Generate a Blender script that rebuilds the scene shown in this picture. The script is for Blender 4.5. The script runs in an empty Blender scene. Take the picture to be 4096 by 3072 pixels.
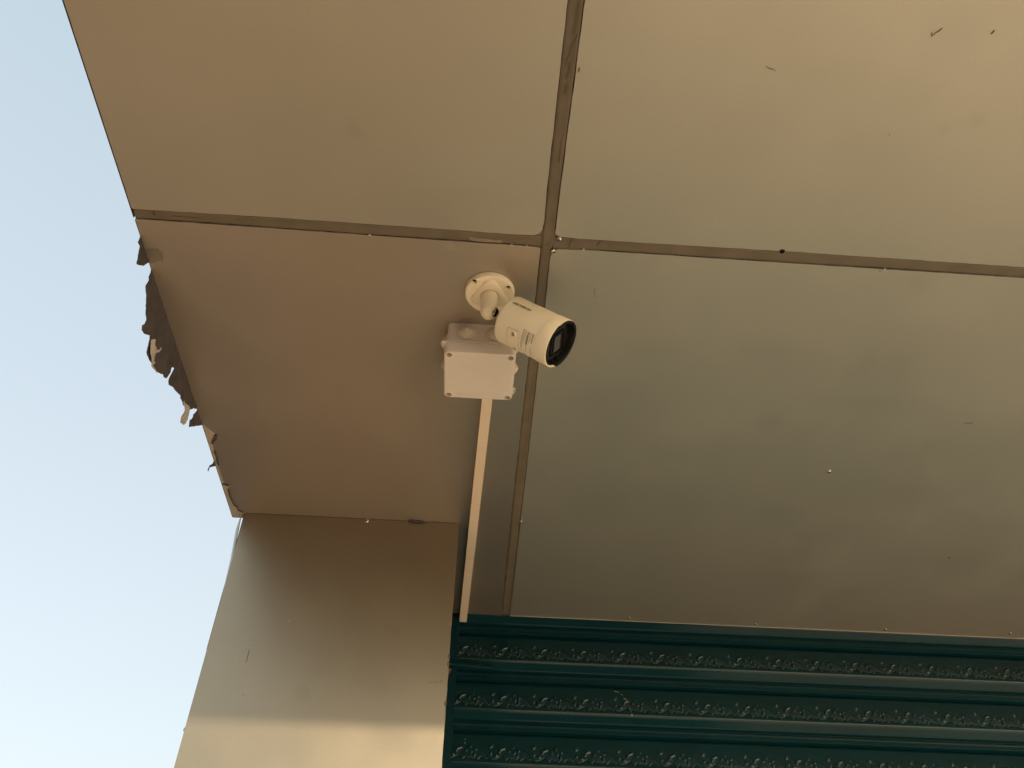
import bpy, bmesh, math, random
import numpy as np
from mathutils import Vector, Matrix

random.seed(7)
SC = bpy.context.scene
COL = SC.collection
PI = math.pi
EYE = 1.5                      # camera height; all heights below are given above the eye
BOUNCE_STEP = (0.20, 9.0, -0.4, 1.93)
CEIL = 1.0                     # soffit height above the eye

# ------------------------------------------------------------------ camera
cd = bpy.data.cameras.new('camera')
cam = bpy.data.objects.new('camera', cd)
COL.objects.link(cam)
pitch, yaw, roll = math.radians(42.757), math.radians(2.647), math.radians(1.3034)
fw = Vector((math.sin(yaw)*math.cos(pitch), math.cos(yaw)*math.cos(pitch), math.sin(pitch)))
rt = Vector((math.cos(yaw), -math.sin(yaw), 0))
up = rt.cross(fw)
r2 = rt*math.cos(roll) + up*math.sin(roll)
u2 = -rt*math.sin(roll) + up*math.cos(roll)
cam.matrix_world = Matrix(((r2.x, u2.x, -fw.x, 0), (r2.y, u2.y, -fw.y, 0), (r2.z, u2.z, -fw.z, EYE), (0, 0, 0, 1)))
cd.sensor_width = 36.0
cd.lens = 36.0*3346.04/4096.0
cd.clip_start = 0.01
cd.clip_end = 2000
SC.camera = cam

# ------------------------------------------------------------------ light
SUN_AZ = 138.0                 # clockwise from +Y: low sun in front of the shop, to the right
SUN_EL = 14.8
w = bpy.data.worlds.new('World')
SC.world = w
w.use_nodes = True
nt = w.node_tree
bg = nt.nodes['Background']
sky = nt.nodes.new('ShaderNodeTexSky')
sky.sky_type = 'NISHITA'
sky.sun_disc = False
sky.sun_elevation = math.radians(SUN_EL)
sky.sun_rotation = math.radians(SUN_AZ)
sky.air_density = 1.0
sky.dust_density = 5.0
sky.ozone_density = 1.0
mixn = nt.nodes.new('ShaderNodeMix')
mixn.data_type = 'RGBA'
mixn.inputs['Factor'].default_value = 0.50      # evening haze, the same all over the sky
EXPO = 1.50
hz = nt.nodes.new('ShaderNodeValToRGB')          # pale haze, whiter towards the horizon all the way round
k_ = 1.0/(0.050*2**EXPO)
hz.color_ramp.elements[0].position = 0.0
hz.color_ramp.elements[0].color = (0.62, 0.58, 0.455, 1)
hz.color_ramp.elements[1].position = 0.95
hz.color_ramp.elements[1].color = (0.46, 0.545, 0.585, 1)
tcw = nt.nodes.new('ShaderNodeTexCoord')
sep = nt.nodes.new('ShaderNodeSeparateXYZ')
scl = nt.nodes.new('ShaderNodeVectorMath')
scl.operation = 'SCALE'
scl.inputs['Scale'].default_value = k_
nt.links.new(tcw.outputs['Generated'], sep.inputs[0])
nt.links.new(sep.outputs['Z'], hz.inputs['Fac'])
nt.links.new(hz.outputs['Color'], scl.inputs[0])
nt.links.new(scl.outputs[0], mixn.inputs['B'])
nt.links.new(sky.outputs[0], mixn.inputs['A'])
nt.links.new(mixn.outputs['Result'], bg.inputs[0])
bg.inputs[1].default_value = 0.1

sd = bpy.data.lights.new('sun', 'SUN')
sd.energy = 5.0
sd.angle = math.radians(0.9)
sd.color = (1.0, 0.80, 0.56)
sun = bpy.data.objects.new('sun', sd)
COL.objects.link(sun)
a, e = math.radians(SUN_AZ), math.radians(SUN_EL)
sdir = Vector((math.sin(a)*math.cos(e), math.cos(a)*math.cos(e), math.sin(e)))
sun.rotation_euler = sdir.to_track_quat('Z', 'Y').to_euler()
sun.location = sdir*20

SC.view_settings.view_transform = 'Standard'
SC.view_settings.look = 'None'
SC.view_settings.exposure = EXPO
SC.view_settings.gamma = 1.0
SC.view_settings.use_curve_mapping = False


# ------------------------------------------------------------------ helpers
def tag(o, label=None, cat=None, group=None, kind=None):
    if label: o['label'] = label
    if cat: o['category'] = cat
    if group: o['group'] = group
    if kind: o['kind'] = kind
    return o


def thing(name, label, cat, loc=(0, 0, 0), group=None):
    o = bpy.data.objects.new(name, None)
    COL.objects.link(o)
    o.location = loc
    o.empty_display_size = 0.02
    return tag(o, label, cat, group)


def link(name, me, m, parent=None, smooth=False, world=True):
    o = bpy.data.objects.new(name, me)
    COL.objects.link(o)
    if m is not None:
        me.materials.clear()
        me.materials.append(m)
    if smooth:
        me.polygons.foreach_set('use_smooth', [True]*len(me.polygons))
    if parent is not None:
        o.parent = parent
        if world:
            p, off = parent, Vector((0, 0, 0))
            while p is not None:
                off += p.location
                p = p.parent
            o.location = -off
    return o


def obj(name, bm, m, parent=None, smooth=False, world=True, weighted=None):
    me = bpy.data.meshes.new(name)
    bmesh.ops.recalc_face_normals(bm, faces=bm.faces)
    bm.to_mesh(me)
    bm.free()
    o = link(name, me, m, parent, smooth or weighted is not None, world)
    if weighted is not None:
        me.set_sharp_from_angle(angle=math.radians(weighted))
    return o


def box(bm, x0, x1, y0, y1, z0, z1):
    vs = [bm.verts.new((x, y, z)) for z in (z0, z1) for y in (y0, y1) for x in (x0, x1)]
    for f in ((0, 2, 3, 1), (4, 5, 7, 6), (0, 1, 5, 4), (2, 6, 7, 3), (0, 4, 6, 2), (1, 3, 7, 5)):
        bm.faces.new([vs[i] for i in f])
    return vs


def bevel(bm, w_, seg=2, ang=30):
    es = [e_ for e_ in bm.edges if len(e_.link_faces) == 2 and e_.calc_face_angle(0) > math.radians(ang)]
    bmesh.ops.bevel(bm, geom=es, offset=w_, segments=seg, affect='EDGES', profile=0.5, clamp_overlap=True)


def prism(bm, pts, z0, z1):
    lo = [bm.verts.new((p[0], p[1], z0)) for p in pts]
    hi = [bm.verts.new((p[0], p[1], z1)) for p in pts]
    n = len(pts)
    bm.faces.new(lo[::-1]); bm.faces.new(hi)
    for i in range(n):
        bm.faces.new((lo[i], lo[(i+1) % n], hi[(i+1) % n], hi[i]))


def lathe(bm, prof, n=48, a0=0.0, a1=2*PI, M=None):
    """prof: (s, r) along the local x axis; rings run in angle from a0 to a1."""
    full = abs(a1-a0-2*PI) < 1e-6
    k = n if full else n+1
    rings = []
    for s_, r_ in prof:
        ring = []
        for i in range(k):
            t = a0 + (a1-a0)*i/n
            v = Vector((s_, r_*math.cos(t), r_*math.sin(t)))
            ring.append(bm.verts.new(M @ v if M else v))
        rings.append(ring)
    for j in range(len(rings)-1):
        for i in range(n):
            i2 = (i+1) % k
            try:
                bm.faces.new((rings[j][i], rings[j][i2], rings[j+1][i2], rings[j+1][i]))
            except ValueError:
                pass
    return rings


def tube(bm, pts, rad, n=10, caps=True):
    pts = [Vector(p) for p in pts]
    rings = []
    for i, p in enumerate(pts):
        d = (pts[min(i+1, len(pts)-1)] - pts[max(i-1, 0)]).normalized()
        q = d.to_track_quat('X', 'Z')
        r_ = rad[i] if isinstance(rad, (list, tuple)) else rad
        rings.append([bm.verts.new(p + q @ Vector((0, r_*math.cos(2*PI*k/n), r_*math.sin(2*PI*k/n)))) for k in range(n)])
    for j in range(len(rings)-1):
        for i in range(n):
            bm.faces.new((rings[j][i], rings[j][(i+1) % n], rings[j+1][(i+1) % n], rings[j+1][i]))
    if caps:
        bm.faces.new(rings[0][::-1]); bm.faces.new(rings[-1])


def cut(o, bm):
    """take the closed shape bm out of the mesh of o."""
    me = bpy.data.meshes.new('cutter')
    bmesh.ops.recalc_face_normals(bm, faces=bm.faces)
    bm.to_mesh(me); bm.free()
    c = bpy.data.objects.new('cutter', me)
    COL.objects.link(c)
    c.matrix_world = Matrix.Identity(4)
    md = o.modifiers.new('cut', 'BOOLEAN')
    md.operation = 'DIFFERENCE'
    md.solver = 'EXACT'
    md.object = c
    bpy.context.view_layer.update()
    dg = bpy.context.evaluated_depsgraph_get()
    new = bpy.data.meshes.new_from_object(o.evaluated_get(dg))
    o.modifiers.clear()
    o.data = new
    for p_ in new.polygons:
        if p_.area > 2e-4 or abs(p_.normal.z) > 0.999:
            p_.use_smooth = False
    new.set_sharp_from_angle(angle=math.radians(30))
    bpy.data.objects.remove(c)


def text_mesh(txt, size, shear=0.0, offset=0.0, space=1.0):
    cu = bpy.data.curves.new('text', 'FONT')
    cu.body = txt
    cu.size = size
    cu.shear = shear
    cu.offset = offset
    cu.space_character = space
    cu.resolution_u = 3
    o = bpy.data.objects.new('text', cu)
    COL.objects.link(o)
    dg = bpy.context.evaluated_depsgraph_get()
    me = bpy.data.meshes.new_from_object(o.evaluated_get(dg))
    bpy.data.objects.remove(o)
    bpy.data.curves.remove(cu)
    return me


def jag(pts, step, amp, seed, closed=False):
    """subdivide a polyline and shake it a little across its run."""
    rnd = random.Random(seed)
    out = []
    n = len(pts)
    for i in range(n if closed else n-1):
        p, q = Vector(pts[i]).to_2d(), Vector(pts[(i+1) % n]).to_2d()
        d = q-p
        k = max(1, int(d.length/step))
        nrm = Vector((-d.y, d.x)).normalized() if d.length > 0 else Vector((0, 0))
        for j in range(k):
            x = p + d*(j/k)
            if j > 0 or (0 < i):
                x = x + nrm*rnd.uniform(-amp, amp)
            out.append((x.x, x.y))
    if not closed:
        out.append(tuple(pts[-1][:2]))
    return out


# ------------------------------------------------------------------ materials
def mat(name, col, rough=0.5, metal=0.0, spec=0.5, noise=None, bump=None, coat=0.0, tint=None):
    m = bpy.data.materials.new(name)
    m.use_nodes = True
    t = m.node_tree
    b = t.nodes['Principled BSDF']
    b.inputs['Base Color'].default_value = (*col, 1)
    b.inputs['Roughness'].default_value = rough
    b.inputs['Metallic'].default_value = metal
    b.inputs['Specular IOR Level'].default_value = spec
    b.inputs['Coat Weight'].default_value = coat
    tc = t.nodes.new('ShaderNodeTexCoord')
    if noise:
        sc, amt, det = noise
        n = t.nodes.new('ShaderNodeTexNoise')
        n.inputs['Scale'].default_value = sc
        n.inputs['Detail'].default_value = det
        t.links.new(tc.outputs['Object'], n.inputs['Vector'])
        rp = t.nodes.new('ShaderNodeMapRange')
        rp.inputs['From Min'].default_value = 0.3
        rp.inputs['From Max'].default_value = 0.7
        t.links.new(n.outputs['Fac'], rp.inputs['Value'])
        mx = t.nodes.new('ShaderNodeMix')
        mx.data_type = 'RGBA'
        mx.inputs['A'].default_value = (*[c*(1-amt) for c in col], 1)
        c2 = tint or [min(1, c*(1+amt)) for c in col]
        mx.inputs['B'].default_value = (*c2, 1)
        t.links.new(rp.outputs['Result'], mx.inputs['Factor'])
        t.links.new(mx.outputs['Result'], b.inputs['Base Color'])
    if bump:
        prev = None
        for sc, st, dist in bump:
            n = t.nodes.new('ShaderNodeTexNoise')
            n.inputs['Scale'].default_value = sc
            n.inputs['Detail'].default_value = 3
            t.links.new(tc.outputs['Object'], n.inputs['Vector'])
            bp = t.nodes.new('ShaderNodeBump')
            bp.inputs['Strength'].default_value = st
            bp.inputs['Distance'].default_value = dist
            t.links.new(n.outputs['Fac'], bp.inputs['Height'])
            if prev is not None:
                t.links.new(prev.outputs['Normal'], bp.inputs['Normal'])
            prev = bp
        t.links.new(prev.outputs['Normal'], b.inputs['Normal'])
    return m


M_ACP = mat('champagne_panel', (0.445, 0.412, 0.345), 0.51, 0.75, 0.5, noise=(5.0, 0.035, 3), bump=[(3.0, 0.10, 0.02), (900, 0.06, 0.0004)])
M_PIL = mat('pillar_panel', (0.42, 0.37, 0.285), 0.39, 1.0, 0.5, noise=(5.0, 0.035, 3), bump=[(3.0, 0.10, 0.02), (900, 0.06, 0.0004)])


def panel_finish(m, base, spots=()):
    """faint cloudy film of dust, fine grain and a few water stains on a coated sheet."""
    t = m.node_tree
    b = t.nodes['Principled BSDF']
    for l in list(t.links):
        if l.to_socket == b.inputs['Base Color']:
            t.links.remove(l)
    tc = t.nodes.new('ShaderNodeTexCoord')
    def noise(sc, det):
        n = t.nodes.new('ShaderNodeTexNoise')
        n.inputs['Scale'].default_value = sc
        n.inputs['Detail'].default_value = det
        t.links.new(tc.outputs['Object'], n.inputs['Vector'])
        return n.outputs['Fac']
    def math_(op, a_, b_):
        n = t.nodes.new('ShaderNodeMath')
        n.operation = op
        for i, v in enumerate((a_, b_)):
            if isinstance(v, (int, float)): n.inputs[i].default_value = v
            else: t.links.new(v, n.inputs[i])
        return n.outputs[0]
    cloud = math_('MULTIPLY', math_('SUBTRACT', noise(4.0, 5), 0.5), 0.16)
    grain = math_('MULTIPLY', math_('SUBTRACT', noise(420.0, 2), 0.5), 0.13)
    f_ = math_('ADD', math_('ADD', cloud, grain), 1.0)
    for (x, y, z, r_, amt) in spots:
        d = t.nodes.new('ShaderNodeVectorMath')
        d.operation = 'DISTANCE'
        t.links.new(tc.outputs['Object'], d.inputs[0])
        d.inputs[1].default_value = (x, y, z)
        wob = math_('ADD', d.outputs['Value'], math_('MULTIPLY', math_('SUBTRACT', noise(60.0, 4), 0.5), r_*1.3))
        mr = t.nodes.new('ShaderNodeMapRange')
        mr.interpolation_type = 'SMOOTHSTEP'
        mr.inputs['From Min'].default_value = 0.0
        mr.inputs['From Max'].default_value = r_
        mr.inputs['To Min'].default_value = amt
        mr.inputs['To Max'].default_value = 0.0
        t.links.new(wob, mr.inputs['Value'])
        f_ = math_('SUBTRACT', f_, mr.outputs['Result'])
    v = t.nodes.new('ShaderNodeVectorMath')
    v.operation = 'SCALE'
    v.inputs[0].default_value = base
    t.links.new(f_, v.inputs['Scale'])
    t.links.new(v.outputs[0], b.inputs['Base Color'])
    ro = b.inputs['Roughness'].default_value
    t.links.new(math_('ADD', math_('MULTIPLY', math_('SUBTRACT', noise(9.0, 6), 0.5), 0.14), ro), b.inputs['Roughness'])


panel_finish(M_ACP, (0.452, 0.428, 0.378), [(0.530, 1.147, 2.5, 0.035, 0.06), (0.846, 1.19, 2.5, 0.022, 0.05), (0.62, 0.53, 2.5, 0.02, 0.07), (0.585, 0.545, 2.5, 0.012, 0.06),
                                            (0.66, 0.80, 2.5, 0.04, 0.06), (-0.06, 0.785, 2.5, 0.012, -0.12), (0.30, 1.30, 2.5, 0.03, 0.05), (-0.19, 0.60, 2.5, 0.02, 0.07)])
panel_finish(M_PIL, (0.385, 0.335, 0.255), [(-0.30, 1.53, 2.12, 0.03, 0.06), (-0.15, 1.53, 2.25, 0.02, 0.05)])
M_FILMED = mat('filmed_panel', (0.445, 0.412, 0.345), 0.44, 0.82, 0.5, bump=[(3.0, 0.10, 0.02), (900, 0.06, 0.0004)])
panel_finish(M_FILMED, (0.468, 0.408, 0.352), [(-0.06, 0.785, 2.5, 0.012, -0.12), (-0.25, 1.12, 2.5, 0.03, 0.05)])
M_ACPED = mat('panel_cut_edge', (0.62, 0.58, 0.5), 0.4, 0.6)
M_CORE = mat('panel_core', (0.03, 0.027, 0.024), 0.8)
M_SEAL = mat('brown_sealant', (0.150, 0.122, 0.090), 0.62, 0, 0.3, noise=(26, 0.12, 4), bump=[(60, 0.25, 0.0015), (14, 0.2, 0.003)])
M_FILM = mat('dark_film', (0.072, 0.062, 0.064), 0.55, 0, 0.3, noise=(40, 0.2, 3), bump=[(50, 0.3, 0.003)])
M_FILMW = mat('pale_film', (0.46, 0.425, 0.40), 0.5, 0, 0.4, noise=(60, 0.12, 3), bump=[(80, 0.4, 0.002)])
M_BARE = mat('bare_panel_edge', (0.50, 0.44, 0.36), 0.5, 0.35, 0.4, noise=(40, 0.06, 3))
M_FLANGE = mat('grey_coated_sheet', (0.60, 0.63, 0.66), 0.45, 0.1)
M_WHITE = mat('white_plastic', (0.80, 0.765, 0.70), 0.42, 0, 0.45, noise=(30, 0.02, 3), bump=[(700, 0.05, 0.0003)])
M_CAM = mat('camera_white_paint', (0.90, 0.80, 0.61), 0.36, 0, 0.5, noise=(40, 0.015, 2))
M_BOX = mat('box_plastic', (0.70, 0.635, 0.575), 0.5, 0, 0.4, noise=(30, 0.025, 3), bump=[(500, 0.06, 0.0004)])
M_RUB = mat('grommet_rubber', (0.64, 0.555, 0.47), 0.6, 0, 0.3)
M_RECESS = mat('recess_plastic', (0.42, 0.36, 0.30), 0.6)
M_TRUNK = mat('trunking_pvc', (0.76, 0.62, 0.49), 0.45, 0, 0.4, noise=(25, 0.03, 3))
M_BLACK = mat('black_gloss', (0.005, 0.005, 0.0055), 0.15, 0, 0.5)
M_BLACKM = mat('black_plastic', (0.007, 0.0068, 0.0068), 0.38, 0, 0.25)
M_LENS = mat('lens_window', (0.065, 0.065, 0.072), 0.18, 0, 0.6)
M_INK = mat('black_ink', (0.018, 0.016, 0.014), 0.5)
M_STICK = mat('sticker_paper', (0.86, 0.775, 0.63), 0.5)
M_METAL = mat('screw_metal', (0.62, 0.60, 0.55), 0.28, 1.0, noise=(300, 0.15, 2))
M_BRASS = mat('joint_metal', (0.42, 0.36, 0.28), 0.3, 1.0, noise=(200, 0.2, 2))
M_DARK = mat('dark_hole', (0.006, 0.005, 0.004), 0.9, 0, 0.1)
M_GREEN = mat('green_shutter_paint', (0.0035, 0.031, 0.040), 0.13, 0, 0.19, noise=(9, 0.12, 4), bump=[(120, 0.05, 0.001)])
# specular boosted on raised ornament and ridges to put brighter highlights there
_t = M_GREEN.node_tree
_a = _t.nodes.new('ShaderNodeAttribute')
_a.attribute_name = 'highlight_boost'
_r = _t.nodes.new('ShaderNodeMapRange')
_r.inputs['To Min'].default_value = 0.12
_r.inputs['To Max'].default_value = 0.95
_t.links.new(_a.outputs['Fac'], _r.inputs['Value'])
_t.links.new(_r.outputs['Result'], _t.nodes['Principled BSDF'].inputs['Specular IOR Level'])
M_RAIL = mat('green_rail_paint', (0.0035, 0.031, 0.040), 0.34, 0, 0.16, noise=(14, 0.12, 4), bump=[(80, 0.08, 0.001)])
M_RUST = mat('rusty_steel', (0.30, 0.15, 0.06), 0.7, 0.2, noise=(90, 0.35, 3))
M_DIRT = mat('dry_dirt', (0.21, 0.17, 0.115), 0.9, 0, 0.1)
M_DUST = mat('pale_dust', (0.45, 0.44, 0.41), 0.9, 0, 0.1)
M_GROUND = mat('worn_asphalt', (0.07, 0.06, 0.05), 0.95, 0, 0.2, noise=(0.6, 0.12, 6), bump=[(8, 0.4, 0.03)])
M_WALL = mat('plaster_wall', (0.42, 0.36, 0.28), 0.9, 0, 0.2, noise=(3, 0.08, 5))


# ------------------------------------------------------------------ setting
def grid_plane(name, x0, x1, y0, y1, z, m, n=1):
    bm = bmesh.new()
    bmesh.ops.create_grid(bm, x_segments=n, y_segments=n, size=1)
    for v in bm.verts:
        v.co.x = (x0+x1)/2 + v.co.x*(x1-x0)/2
        v.co.y = (y0+y1)/2 + v.co.y*(y1-y0)/2
        v.co.z = z
    return obj(name, bm, m)


tag(grid_plane('ground', -600, 600, -600, 600, 0.0, M_GROUND, 8), kind='structure')
# unseen pale step, added to bounce sunlight up to the soffit
M_BOUNCE_TILE = mat('bounce_tile', (0.80, 0.68, 0.515), 0.7, 0, 0.3, noise=(4, 0.06, 4))
bm = bmesh.new()
box(bm, BOUNCE_STEP[0], BOUNCE_STEP[1], BOUNCE_STEP[2], BOUNCE_STEP[3], 0.0, 0.16)
bevel(bm, 0.01, 2)
tag(obj('bounce_step', bm, M_BOUNCE_TILE), kind='structure')
bm = bmesh.new()
box(bm, 1.7, 14.0, -6.0, BOUNCE_STEP[2]-0.002, 0.0, 0.12)
bevel(bm, 0.01, 2)
tag(obj('bounce_forecourt', bm, M_BOUNCE_TILE), kind='structure')  # unseen bright slab, added to bounce light in from the front right
M_BOUNCE_PAVE = mat('bounce_paving', (0.34, 0.245, 0.16), 0.9, 0, 0.2, noise=(2.5, 0.12, 5), bump=[(30, 0.3, 0.01)])
bm = bmesh.new()
box(bm, -8.0, BOUNCE_STEP[0]-0.002, -0.3, 2.3, 0.0, 0.03)
tag(obj('bounce_pavement', bm, M_BOUNCE_PAVE), kind='structure')  # unseen warm sheet, added to bounce weaker light to the left soffit


# unseen low buildings, added to block low sky light behind the viewer
rb_ = random.Random(5)
x = -60.0
while x < 90:
    wd_ = rb_.uniform(9, 16)
    h_ = rb_.uniform(2.5, 3.4)
    bm = bmesh.new()
    vs = box(bm, x, x+wd_-0.05, -38, -27-rb_.uniform(0, 1.5), 0, h_)
    vs = box(bm, x-0.2, x+wd_+0.1, -38.2, -26.6, h_+0.002, h_+0.2)
    tag(obj('sky_blocker_building', bm, M_WALL), kind='structure')
    x += wd_


def W(p):
    """above-the-eye height to world height"""
    return (p[0], p[1], p[2]+EYE)


# ------------------------------------------------------------------ canopy
FRONT_Y = 0.30                 # front edge of the canopy, just over the camera
RIGHT_X = 3.4
LEFT_X = -0.5225
BACK_Y = 1.9365
ZC = CEIL + EYE
canopy = thing('canopy', 'flat soffit of champagne metal panels with brown sealed joints and a torn left edge', 'canopy', (0, 1, ZC))

JL, JR = 0.0745, 0.0935        # long joint running towards the shutter
# edges of the four visible panels, drawn in plan
near_left = [(LEFT_X, FRONT_Y), (0.0755, FRONT_Y), (0.0742, 0.42), (0.0740, 0.66), (0.0752, 0.727), (0.0738, 0.7445),
             (0.0700, 0.7515), (0.0625, 0.7548), (0.02, 0.7556), (-0.09, 0.7535), (-0.30, 0.7512), (LEFT_X, 0.7508)]
near_right = [(0.0962, FRONT_Y), (RIGHT_X, FRONT_Y), (RIGHT_X, 0.762), (0.80, 0.7595), (0.45, 0.7565), (0.20, 0.7568), (0.13, 0.7562),
              (0.1000, 0.7545), (0.0936, 0.7500), (0.0930, 0.70), (0.0932, 0.649), (0.0945, 0.41)]
far_left = [(LEFT_X, 0.7690), (-0.30, 0.7715), (-0.024, 0.7752), (0.038, 0.7756), (0.0715, 0.7766), (0.0742, 0.7806), (0.0745, 0.878),
            (0.0735, 1.30), (0.0740, 1.70), (0.0762, 1.90), (0.0765, BACK_Y), (-0.40, BACK_Y), (-0.40, 1.5495), (LEFT_X, 1.5495)]
far_right = [(0.0925, 0.7850), (0.0990, 0.7785), (0.1454, 0.7768), (0.20, 0.7770), (0.45, 0.7785), (0.80, 0.7802), (RIGHT_X, 0.7830),
             (RIGHT_X, BACK_Y), (0.0975, BACK_Y), (0.0975, 1.90), (0.0950, 1.50), (0.0930, 1.15), (0.0915, 0.88), (0.0905, 0.794)]
TH = 0.004


def panel(pts, label, seed, rag=0.00035, m=None):
    bm = bmesh.new()
    prism(bm, jag(pts, 0.012, rag, seed, closed=True), ZC, ZC+TH)
    o = obj('ceiling_panel', bm, m or M_ACP, canopy)
    o['label'] = label
    return o


p_nl = panel(near_left, 'ceiling panel towards the viewer, beside the open sky', 1)
p_nr = panel(near_right, 'ceiling panel towards the viewer, right of the long joint', 2)
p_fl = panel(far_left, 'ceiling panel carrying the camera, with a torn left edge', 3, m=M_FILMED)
p_fr = panel(far_right, 'ceiling panel in front of the shutter', 4)

# rigid deck above the panels (its underside closes the joints)
bm = bmesh.new()
box(bm, LEFT_X+0.004, RIGHT_X, FRONT_Y+0.004, 1.545, ZC+TH+0.002, ZC+0.16)
box(bm, -0.47, RIGHT_X, 1.545, 2.02, ZC+TH+0.002, ZC+0.16)
obj('deck', bm, M_CORE, canopy)


def sealant(left, right, name_seed, zoff=0.0016, amp=0.0005, wave=0.0006):
    """strip between two polylines (same count), a little recessed and uneven."""
    rnd = random.Random(name_seed)
    bm = bmesh.new()
    n = 90
    def along(pl, t):
        L = [0]
        for i in range(len(pl)-1):
            L.append(L[-1]+(Vector(pl[i+1])-Vector(pl[i])).length)
        s_ = t*L[-1]
        for i in range(len(pl)-1):
            if s_ <= L[i+1] or i == len(pl)-2:
                f_ = (s_-L[i])/max(1e-9, L[i+1]-L[i])
                return Vector(pl[i]).lerp(Vector(pl[i+1]), f_)
    rows = []
    ph = rnd.uniform(0, 6)
    for i in range(n+1):
        t = i/n
        pa, pb = along(left, t), along(right, t)
        row = []
        for j, f_ in enumerate((0.0, 0.09, 0.3, 0.52, 0.75, 0.91, 1.0)):
            q = pa.lerp(pb, f_)
            if j in (0, 6):
                q = q + (pb-pa).normalized()*rnd.uniform(-amp, amp)
            z = ZC + zoff + (0.0012 if j in (0, 6) else 0) - (0.0006 if j in (1, 5) else 0)
            z += wave*math.sin(9*t+ph+j*0.8) + rnd.uniform(-0.0002, 0.0002)
            row.append(bm.verts.new((q.x, q.y, z)))
        rows.append(row)
    for i in range(n):
        for j in range(6):
            bm.faces.new((rows[i][j], rows[i+1][j], rows[i+1][j+1], rows[i][j+1]))
    return obj('sealant_strip', bm, M_SEAL, canopy, smooth=True)


G = 0.0004
sealant([(0.0755+G, FRONT_Y), (0.0742+G, 0.42), (0.0740+G, 0.66), (0.0752+G, 0.727), (0.0745+G, 0.772)],
        [(0.0962-G, FRONT_Y), (0.0945-G, 0.41), (0.0932-G, 0.649), (0.0930-G, 0.70), (0.0932-G, 0.772)], 11)
sealant([(0.0742+G, 0.772), (0.0745+G, 0.878), (0.0735+G, 1.30), (0.0740+G, 1.70), (0.0762+G, 1.90), (0.0765+G, BACK_Y-0.002)],
        [(0.0932-G, 0.772), (0.0915-G, 0.88), (0.0930-G, 1.15), (0.0950-G, 1.50), (0.0975-G, 1.90), (0.0975-G, BACK_Y-0.002)], 12)
sealant([(LEFT_X+0.001, 0.7508+G), (-0.30, 0.7512+G), (-0.09, 0.7535+G), (0.02, 0.7556+G), (0.0745, 0.7556+G)],
        [(LEFT_X+0.001, 0.7690-G), (-0.30, 0.7715-G), (-0.024, 0.7752-G), (0.038, 0.7756-G), (0.0745, 0.7770-G)], 13)
sealant([(0.0925, 0.7555+G), (0.13, 0.7562+G), (0.20, 0.7568+G), (0.45, 0.7565+G), (0.80, 0.7595+G), (RIGHT_X, 0.762+G)],
        [(0.0925, 0.7800), (0.1454, 0.7768-G), (0.20, 0.7770-G), (0.45, 0.7785-G), (0.80, 0.7802-G), (RIGHT_X, 0.783-G)], 14)


# sealant pressed behind the crossing
bm = bmesh.new()
prism(bm, jag([(0.050, 0.744), (0.120, 0.744), (0.120, 0.792), (0.050, 0.792)], 0.006, 0.0006, 15, True), ZC+0.0030, ZC+0.0056)
obj('sealant_strip', bm, M_SEAL, canopy)

# bright folded lip along the rear edge of the soffit, in front of the shutter
bm = bmesh.new()
prism(bm, jag([(0.0985, BACK_Y-0.0002), (RIGHT_X, BACK_Y-0.0002), (RIGHT_X, BACK_Y+0.0016), (0.0985, BACK_Y+0.0016)], 0.02, 0.0003, 21, True), ZC-0.0008, ZC+0.003)
obj('edge_lip', bm, M_ACPED, canopy)
# blue-black coated edge along the open left side
bm = bmesh.new()
box(bm, LEFT_X-0.0016, LEFT_X-0.0002, FRONT_Y, 0.766, ZC-0.0004, ZC+0.12)
box(bm, LEFT_X-0.0012, LEFT_X-0.0002, 0.772, 1.549, ZC+0.0006, ZC+0.12)
obj('side_trim', bm, M_CORE, canopy)

# sealant wrinkles: raised torn tongues on the strip over the viewer
def tongue(pts, wd, dz=0.0009):
    bm = bmesh.new()
    n = len(pts)
    L, R_ = [], []
    for i, p in enumerate(pts):
        p = Vector(p)
        d = (Vector(pts[min(i+1, n-1)])-Vector(pts[max(i-1, 0)])).normalized()
        nn = Vector((-d.y, d.x))
        wi = wd*math.sin(PI*(i+0.35)/(n-0.3))
        L.append(bm.verts.new((p.x+nn.x*wi, p.y+nn.y*wi, ZC+0.0006)))
        R_.append(bm.verts.new((p.x-nn.x*wi, p.y-nn.y*wi, ZC+0.0006-dz)))
    for i in range(n-1):
        bm.faces.new((L[i], L[i+1], R_[i+1], R_[i]))
    r = bmesh.ops.extrude_face_region(bm, geom=bm.faces[:])
    for v in [g for g in r['geom'] if isinstance(g, bmesh.types.BMVert)]:
        v.co.z += 0.0008
    return obj('sealant_crack', bm, M_DIRT, canopy)


for pts in ([(0.0880, 0.413), (0.0868, 0.424), (0.0875, 0.436), (0.0858, 0.452)],
            [(0.0905, 0.452), (0.0862, 0.466), (0.0835, 0.480), (0.0802, 0.492)],
            [(0.0850, 0.488), (0.0862, 0.500), (0.0832, 0.510)],
            [(0.0850, 0.516), (0.0836, 0.530)],
            [(0.0895, 0.588), (0.0866, 0.594), (0.0860, 0.608), (0.0864, 0.630)],
            [(-0.468, 0.7602), (-0.44, 0.7612), (-0.425, 0.7615)],
            [(0.1190, 0.7575), (0.1175, 0.768), (0.1160, 0.7765)],
            [(0.1640, 0.7585), (0.1600, 0.7625), (0.1585, 0.768)]):
    tongue(pts, 0.00075)
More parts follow.
